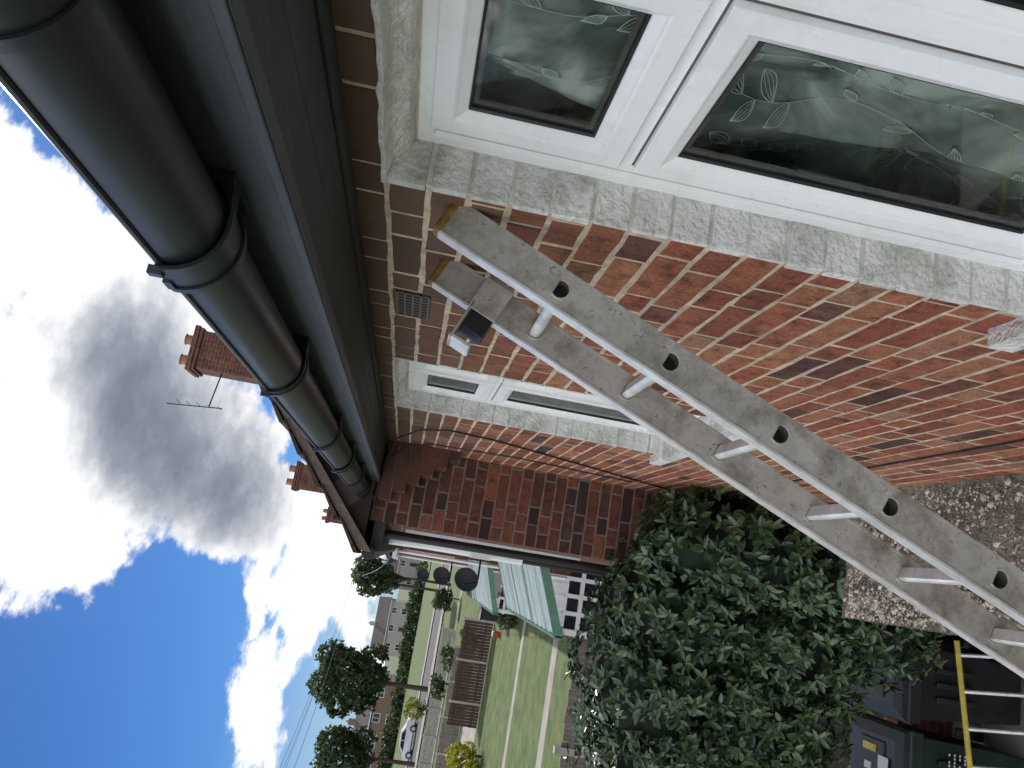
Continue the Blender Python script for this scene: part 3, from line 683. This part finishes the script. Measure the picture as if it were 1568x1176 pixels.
# ------------------------------------------------------------------ foliage
def leaves_obj(name,matk,pts,nrm,tone,ln,wd,par,per=7,spread=1.0,jit=.3):
    n=len(pts); 
    P=np.repeat(pts,per,0); Nn=np.repeat(nrm,per,0); T=np.repeat(tone,per)+rng.uniform(-.18,.18,n*per)
    k=n*per
    rv=rng.normal(size=(k,3)); tan=rv-Nn*np.sum(rv*Nn,1,keepdims=True); tan/=np.linalg.norm(tan,axis=1,keepdims=True)+1e-9
    up=rng.uniform(-.1,.9,(k,1)); d=tan*spread+Nn*up; d/=np.linalg.norm(d,axis=1,keepdims=True)
    side=np.cross(d,Nn+rng.normal(size=(k,3))*jit); side/=np.linalg.norm(side,axis=1,keepdims=True)+1e-9
    nn=np.cross(side,d)
    l=ln*rng.uniform(.65,1.15,(k,1)); w=wd*rng.uniform(.8,1.2,(k,1))
    b=P+rng.normal(size=(k,3))*ln*.12
    v=np.stack([b,b+d*l*.3+side*w*.8+nn*w*.2,b+d*l*.68+side*w*.75+nn*w*.15,b+d*l-nn*w*.35,b+d*l*.68-side*w*.75+nn*w*.15,b+d*l*.3-side*w*.8+nn*w*.2,b+d*l*.5-nn*w*.12],1)
    V=v.reshape(-1,3).copy(); V[:,2]+=EYE
    tri=np.array([[0,6,1],[1,6,2],[2,6,3],[3,6,4],[4,6,5],[5,6,0]])
    Fc=(np.arange(k)[:,None,None]*7+tri[None]).reshape(-1,3)
    me=bpy.data.meshes.new(name); me.vertices.add(len(V)); me.vertices.foreach_set('co',V.ravel())
    me.loops.add(Fc.size); me.loops.foreach_set('vertex_index',Fc.ravel().astype(np.int32))
    me.polygons.add(len(Fc)); me.polygons.foreach_set('loop_start',(np.arange(len(Fc))*3).astype(np.int32)); me.polygons.foreach_set('loop_total',np.full(len(Fc),3,np.int32))
    me.update(calc_edges=True); me.validate()
    ca=me.color_attributes.new('Col','FLOAT_COLOR','CORNER'); cc=np.zeros((Fc.size,4),np.float32); cc[:,0]=np.clip(np.repeat(T,18),0,1); cc[:,3]=1
    ca.data.foreach_set('color',cc.ravel())
    me.polygons.foreach_set('use_smooth',[True]*len(me.polygons))
    me.materials.append(M[matk]); o=bpy.data.objects.new(name,me); col.objects.link(o); o.parent=par; return o
def blob_points(blobs,count,inner=.75):
    B=np.array(blobs); area=(B[:,3]*B[:,5]+B[:,4]*B[:,5]); p=area/area.sum()
    idx=rng.choice(len(B),count,p=p); b=B[idx]
    d=rng.normal(size=(count,3)); d/=np.linalg.norm(d,axis=1,keepdims=True)
    lump=1+.13*np.sin(d[:,0]*7+idx)*np.cos(d[:,1]*6+idx*2)+.08*np.sin(d[:,2]*11+idx*3)
    r=rng.uniform(inner,1.04,count)*lump
    P=b[:,:3]+d*b[:,3:6]*r[:,None]
    Nn=d/b[:,3:6]; Nn/=np.linalg.norm(Nn,axis=1,keepdims=True)
    keep=np.ones(count,bool)
    for q in B:
        e=(((P-q[:3])/q[3:6])**2).sum(1); keep&= e>.42
    return P[keep],Nn[keep],r[keep]
shr=empty('evergreen_shrub')
bl=[(.30,4.45,-1.92,.36,.42,.60),(.30,4.42,-2.55,.36,.42,.60),(-.10,4.85,-1.85,.50,.55,.60),(-.12,4.85,-2.42,.50,.55,.55),(-.55,5.0,-1.80,.55,.58,.58),(-.6,5.02,-2.42,.55,.55,.56),
    (-1.05,5.15,-1.92,.58,.6,.55),(-1.15,5.15,-2.45,.6,.6,.55),(-1.7,5.3,-1.95,.65,.65,.60),(-1.8,5.3,-2.5,.65,.65,.58),(-2.4,5.5,-2.2,.7,.7,.75),(.05,4.75,-2.95,.40,.42,.40)]
P,Nn,r=blob_points(bl,7800)
Nn=Nn+np.array([0,-.15,.25]); Nn/=np.linalg.norm(Nn,axis=1,keepdims=True)
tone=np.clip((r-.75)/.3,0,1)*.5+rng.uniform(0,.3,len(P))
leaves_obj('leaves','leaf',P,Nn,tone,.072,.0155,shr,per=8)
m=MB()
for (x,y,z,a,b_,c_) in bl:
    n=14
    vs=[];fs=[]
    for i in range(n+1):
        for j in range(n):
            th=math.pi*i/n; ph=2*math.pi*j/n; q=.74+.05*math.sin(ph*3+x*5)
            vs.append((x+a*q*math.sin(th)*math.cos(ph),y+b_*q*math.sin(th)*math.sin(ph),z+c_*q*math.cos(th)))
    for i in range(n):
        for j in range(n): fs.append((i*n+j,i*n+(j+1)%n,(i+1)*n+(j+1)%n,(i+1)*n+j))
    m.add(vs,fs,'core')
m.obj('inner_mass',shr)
m=MB()
for (x,y,tx,ty) in ((.25,4.8,.2,4.6),(.0,6.25,-.4,5.2),(-1.3,6.2,-1.2,5.4),(.1,6.2,0,5.0),(-2.2,6.0,-2.0,5.5)):
    m.tube([(x,y,GZ),((x+tx)/2+.05,(y+ty)/2,-3.6),(tx,ty,-2.2)],[.05,.04,.02],'bark',8)
m.obj('stems',shr)
def tree(name,x,y,z,rx,rz,matk='leaft',n=900,ln=.35,seed=0):
    e=empty(name); m=MB(); base=Vector((x+.2,y,GZ)); top=Vector((x,y,z))
    m.tube([base,base.lerp(top,.5)+Vector((.1,0,0)),top],[rx*.07,rx*.05,rx*.025],'bark',8)
    R_=random.Random(seed); bl=[(x,y,z,rx*.72,rx*.72,rz*.78)]
    for i in range(16):
        a=R_.uniform(0,6.28); q=R_.uniform(.35,.66); h=R_.uniform(-.62,.62)
        c=(x+rx*q*math.cos(a),y+rx*q*math.sin(a),z+rz*h); s=R_.uniform(.30,.45)
        bl.append((*c,rx*s,rx*s,rz*s)); m.tube([base.lerp(top,.55),c],[rx*.035,rx*.01],'bark',6)
    m.obj('trunk_and_limbs',e)
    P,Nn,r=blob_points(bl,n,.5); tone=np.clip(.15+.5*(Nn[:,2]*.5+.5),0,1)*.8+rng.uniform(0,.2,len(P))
    leaves_obj('crown',matk,P,Nn,tone,ln,ln*.28,e,per=6,jit=.8)
tree('tree',-12.2,75,2.4,3.5,3.7,n=3400,ln=.40,seed=1); tree('tree',-18.6,75,1.8,3.0,3.1,n=2500,ln=.38,seed=2); tree('tree',-2.6,70,1.9,1.9,2.1,n=1500,ln=.32,seed=3)
tree('shrub_yellow',-12.2,66,-3.5,1.0,1.0,'leafy',n=350,ln=.2,seed=4); tree('shrub_yellow',-7.9,34.0,-4.0,.8,.7,'leafy',n=450,ln=.15,seed=5)
tree('garden_shrub',-3.1,58,-3.6,.8,.8,n=500,ln=.22,seed=6); tree('garden_shrub',-2.9,10.3,-4.1,.6,.55,'leaft',n=400,ln=.10,seed=8); tree('garden_shrub',-8.5,55,-4.0,.9,.6,n=350,ln=.18,seed=9)
tree('garden_shrub',-3.9,41,-4.2,.7,.5,n=350,ln=.14,seed=10); tree('garden_shrub',-6.2,51,-4.2,.8,.55,n=300,ln=.16,seed=11); tree('garden_shrub',-1.9,29.5,-4.3,.5,.4,n=300,ln=.11,seed=12)
# hedge in front of the far houses
e=empty('hedge'); R_=random.Random(5)
bl=[(x+R_.uniform(-.5,.5),133+R_.uniform(-1,1),GZ+R_.uniform(.5,.9),1.6,1.3,R_.uniform(1.0,1.7)) for x in np.arange(-44,-3,1.7)]
P,Nn,r=blob_points(bl,3000,.6); leaves_obj('leaves','leaft',P,Nn,rng.uniform(.1,.7,len(P)),.55,.16,e,per=5,jit=.8)
# ------------------------------------------------------------------ distant houses
def dhouse(x0,x1,y0,y1,h,wk,tk,rh,nw):
    e=empty('distant_house'); m=MB(); m.box(x0,x1,y0,y1,GZ,GZ+h,wk)
    zr=GZ+h; ym=(y0+y1)/2
    m.obj('walls',e); m=MB()
    m.add([(x0-.3,y0-.4,zr-.1),(x1+.3,y0-.4,zr-.1),(x1+.3,ym,zr+rh),(x0-.3,ym,zr+rh),(x0-.3,y1+.4,zr-.1),(x1+.3,y1+.4,zr-.1)],[(0,1,2,3),(3,2,5,4),(0,3,4),(1,5,2)],tk); m.box(x0-.3,x1+.3,y0-.45,y0-.35,zr-.2,zr-.06,'upvc'); m.obj('roof',e)
    m=MB(); w=(x1-x0)/nw
    for i in range(nw):
        cx=x0+w*(i+.5)
        for z in (.9,h-1.75):
            if i%2==1 and z<1: m.box(cx-.45,cx+.45,y0-.05,y0,GZ,GZ+2.1,'fence'); continue
            m.box(cx-.75,cx+.75,y0-.06,y0,GZ+z,GZ+z+1.25,'upvc'); m.box(cx-.66,cx-.04,y0-.07,y0-.06,GZ+z+.09,GZ+z+1.16,'darkglass'); m.box(cx+.04,cx+.66,y0-.07,y0-.06,GZ+z+.09,GZ+z+1.16,'darkglass')
    m.obj('windows_and_doors',e)
    m=MB(); cx=(x0+x1)/2; m.box(cx-.5,cx+.5,ym-.4,ym+.4,zr+rh-.6,zr+rh+1.1,wk); m.tube([(cx,ym,zr+rh+1.1),(cx,ym,zr+rh+1.5)],.14,'terracotta',8); m.obj('chimney',e)
dhouse(-25,-12.5,195,204,5.0,'render','tile2',3.0,3)
dhouse(-38,-22,140,148,4.9,'brickwall2','tile2',2.3,4)
dhouse(-10,20,205,213,5.0,'render','tile2',3.0,7)
dhouse(-74,-43,140,148,4.9,'brickwall2','tile2',2.4,7)
e=empty('parked_car'); cx,cy=-18.4,84.
prof=[(-2.0,.35),(-2.05,.6),(-1.95,.85),(-1.15,.98),(-.55,1.38),(.7,1.42),(1.35,1.05),(1.95,.95),(2.05,.6),(2.0,.35)]
m=MB(); vs=[]
for sy,ins in ((-.85,0),(.85,0)):
    for (px,pz) in prof: vs.append((cx+px,cy+sy*(1 if pz<1.06 else .82),GZ+pz))
n=len(prof); fs=[tuple(range(n)),tuple(range(2*n-1,n-1,-1))]+[(i,(i+1)%n,n+(i+1)%n,n+i) for i in range(n)]
m.add(vs,fs,'carpaint'); m.obj('body',e,bevel=.05)
m=MB()
for s_ in (-1,1):
    y=cy+s_*.80
    m.add([(cx-.98,y+s_*.06,GZ+1.0),(cx-.02,y+s_*.06,GZ+1.0),(cx-.02,y-s_*.06,GZ+1.33),(cx-.5,y-s_*.06,GZ+1.33)],[(0,1,2,3)],'darkglass')
    m.add([(cx+.05,y+s_*.06,GZ+1.0),(cx+1.15,y+s_*.06,GZ+1.02),(cx+.68,y-s_*.06,GZ+1.34),(cx+.05,y-s_*.06,GZ+1.34)],[(0,1,2,3)],'darkglass')
    for wx in (-1.25,1.25): m.tube([(cx+wx,y-.1,GZ+.33),(cx+wx,y+.1,GZ+.33)],.33,'black',20); m.tube([(cx+wx,y-.11,GZ+.33),(cx+wx,y+.11,GZ+.33)],.18,'alub',16)
m.obj('windows_and_wheels',e)
m=MB(); m.box(-2.3,-1.8,33,33.6,GZ,GZ+1.05,'bin'); m.box(-2.35,-1.75,32.95,33.65,GZ+1.05,GZ+1.1,'lid'); m.obj('garden_bin',None,bevel=.02)
m=MB(); m.box(-3.0,-2.75,34,34.25,GZ,GZ+.3,'red'); m.box(-2.98,-2.77,34.05,34.2,GZ+.3,GZ+.36,'white'); m.obj('storage_box',None,bevel=.02)
pole=empty('telegraph_pole'); m=MB(); m.tube([(-3.5,80,GZ),(-3.5,80,4.4)],[.14,.09],'bark',8); m.box(-4.2,-2.8,79.95,80.05,4.0,4.12,'bark'); m.obj('pole',pole)
m=MB()
for (x,y,z,o) in ((-20,22,5.2,0),(-22,30,6.2,.2),(-14,14,3.0,.1),(-30,40,7.5,-.2),(-.2,30,.3,0)):
    a_=Vector((-3.5+o,80,4.2)); b_=Vector((x,y,z)); pts=[]
    for i in range(17):
        t=i/16; p=a_.lerp(b_,t); p.z-=1.2*4*t*(1-t)*.5; pts.append(p)
    m.tube(pts,.012,'cable',5)
m.obj('wires',pole)
# ------------------------------------------------------------------ world
az=math.radians(14); el=math.radians(36)
sd=Vector((math.sin(az)*math.cos(el),math.cos(az)*math.cos(el),math.sin(el)))
w=bpy.data.worlds.new('World'); sc.world=w; w.use_nodes=True; t=w.node_tree; t.nodes.clear()
out=N(t,'ShaderNodeOutputWorld'); bg=N(t,'ShaderNodeBackground'); bg.inputs[1].default_value=.1; L(t,bg.outputs[0],out.inputs[0])
sky=N(t,'ShaderNodeTexSky',sky_type='NISHITA'); sky.sun_disc=False; sky.sun_elevation=el; sky.sun_rotation=az; sky.altitude=50; sky.ozone_density=3; sky.dust_density=.3
tc=N(t,'ShaderNodeTexCoord')
def mth(op,a,b=None,c=None,clamp=False):
    n=N(t,'ShaderNodeMath',operation=op); n.use_clamp=clamp
    for i,x in enumerate((a,b,c)):
        if x is None: continue
        if isinstance(x,(int,float)): n.inputs[i].default_value=x
        else: L(t,x,n.inputs[i])
    return n.outputs[0]
def noise(scale,detail,rough,dist,off):
    mp=N(t,'ShaderNodeMapping'); mp.inputs['Scale'].default_value=(1,1,1.8); mp.inputs['Location'].default_value=off; L(t,tc.outputs['Generated'],mp.inputs[0])
    n=N(t,'ShaderNodeTexNoise',i_Scale=scale,i_Detail=detail,i_Roughness=rough,i_Distortion=dist); L(t,mp.outputs[0],n.inputs['Vector']); return n.outputs[0]
n1=noise(5.0,9.,.60,.15,(0,0,0)); n2=noise(5.0,6.,.60,.15,(.010,.0,.045))
def gs(lst):
    acc=None
    for (d,s,a) in lst:
        v=N(t,'ShaderNodeVectorMath',operation='DISTANCE'); L(t,tc.outputs['Generated'],v.inputs[0]); v.inputs[1].default_value=d
        q=mth('MULTIPLY',v.outputs['Value'],1/s); q=mth('MULTIPLY',q,q); q=mth('MULTIPLY',q,-1.); q=mth('EXPONENT',q); q=mth('MULTIPLY',q,a)
        acc=q if acc is None else mth('ADD',acc,q)
    return acc
dens=gs([((.272,.849,.452),.10,.22),((.063,.898,.434),.11,.22),((-.056,.92,.389),.07,.15),((.073,.952,.299),.12,.30),((.188,.903,.387),.10,.22),
   ((.007,.988,.152),.06,.28),((-.103,.988,.111),.07,.24),((-.227,.965,.132),.05,.24),((-.137,.94,.312),.04,.16),((-.19,.945,.28),.03,.10),((.011,.976,.221),.06,.24),
   ((-.115,.974,.197),.05,-.28),((-.228,.922,.313),.14,-.30),((-.32,.90,.25),.14,-.28),((-.09,.965,.25),.045,-.22),((.40,.79,.455),.07,-.12)])
dark=gs([((.073,.952,.299),.12,.66),((.16,.91,.37),.10,.42),((.011,.976,.221),.05,.45),((.345,.83,.438),.08,.18),((.272,.849,.452),.07,-.75),((.063,.88,.45),.08,-.85),((-.05,.93,.36),.06,-.6),((-.103,.988,.111),.09,-.35)])
base=mth('MULTIPLY',mth('SUBTRACT',n1,.5),1.7)
d1=mth('ADD',base,dens)
mr=N(t,'ShaderNodeMapRange'); mr.interpolation_type='SMOOTHSTEP'; L(t,d1,mr.inputs[0]); mr.inputs[1].default_value=.01; mr.inputs[2].default_value=.16
relief=mth('MULTIPLY',mth('SUBTRACT',n2,n1),2.4)
thick=mth('ADD',mth('ADD',mth('MULTIPLY',d1,.85),dark),relief)
mk=N(t,'ShaderNodeMapRange'); mk.interpolation_type='LINEAR'; L(t,thick,mk.inputs[0]); mk.inputs[1].default_value=.06; mk.inputs[2].default_value=1.30
cr=ramp(t,[(0,(13.2,13.1,12.9)),(.25,(9.6,9.7,9.9)),(.5,(5.4,5.7,6.3)),(.75,(3.1,3.4,4.1)),(1,(2.2,2.45,3.0))],mk.outputs[0])
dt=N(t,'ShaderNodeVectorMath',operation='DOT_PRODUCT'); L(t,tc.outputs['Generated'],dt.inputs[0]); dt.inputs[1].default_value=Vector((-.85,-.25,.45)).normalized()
fb=N(t,'ShaderNodeMapRange'); fb.interpolation_type='SMOOTHSTEP'; L(t,dt.outputs['Value'],fb.inputs[0]); fb.inputs[1].default_value=.05; fb.inputs[2].default_value=.75; fb.inputs[3].default_value=1.; fb.inputs[4].default_value=4.1  # boosts unseen clouds beside and behind the camera, added fill for the shaded facade
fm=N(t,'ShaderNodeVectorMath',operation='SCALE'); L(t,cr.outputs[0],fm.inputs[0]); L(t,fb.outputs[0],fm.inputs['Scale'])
hs=N(t,'ShaderNodeMixRGB',blend_type='MULTIPLY'); hs.inputs[0].default_value=1; L(t,sky.outputs[0],hs.inputs[1]); hs.inputs[2].default_value=(.26,.48,.82,1)
sx=N(t,'ShaderNodeSeparateXYZ'); L(t,tc.outputs['Generated'],sx.inputs[0])
hz=N(t,'ShaderNodeMapRange'); L(t,sx.outputs[2],hz.inputs[0]); hz.inputs[1].default_value=.16; hz.inputs[2].default_value=.0; hz.inputs[3].default_value=0; hz.inputs[4].default_value=.6
hm=N(t,'ShaderNodeMixRGB'); L(t,hz.outputs[0],hm.inputs[0]); L(t,hs.outputs[0],hm.inputs[1]); hm.inputs[2].default_value=(5.5,6.8,8.2,1)
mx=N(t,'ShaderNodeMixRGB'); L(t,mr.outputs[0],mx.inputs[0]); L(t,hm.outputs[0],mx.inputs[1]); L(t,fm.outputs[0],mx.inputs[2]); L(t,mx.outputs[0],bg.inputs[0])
sun=bpy.data.lights.new('sun','SUN'); sun.energy=4.6; sun.angle=math.radians(.6); sun.color=(1,.95,.87)
so=bpy.data.objects.new('sun',sun); col.objects.link(so); so.rotation_euler=(-sd).to_track_quat('-Z','Y').to_euler()
# ------------------------------------------------------------------ camera (phone held sideways)
cam=bpy.data.cameras.new('camera'); cam.sensor_width=36; cam.lens=27.05; cam.clip_start=.02; cam.clip_end=3000
co=bpy.data.objects.new('camera',cam); col.objects.link(co)
fw=Vector((.2282,.9685,-.0996)).normalized(); rt=Vector((.1596,-.1381,-.9775)); rt=(rt-fw*rt.dot(fw)).normalized(); up=rt.cross(fw)
co.matrix_world=Matrix(((rt.x,up.x,-fw.x,0),(rt.y,up.y,-fw.y,0),(rt.z,up.z,-fw.z,EYE),(0,0,0,1)))
sc.camera=co
sc.view_settings.view_transform='Standard'; sc.view_settings.look='None'; sc.view_settings.exposure=0
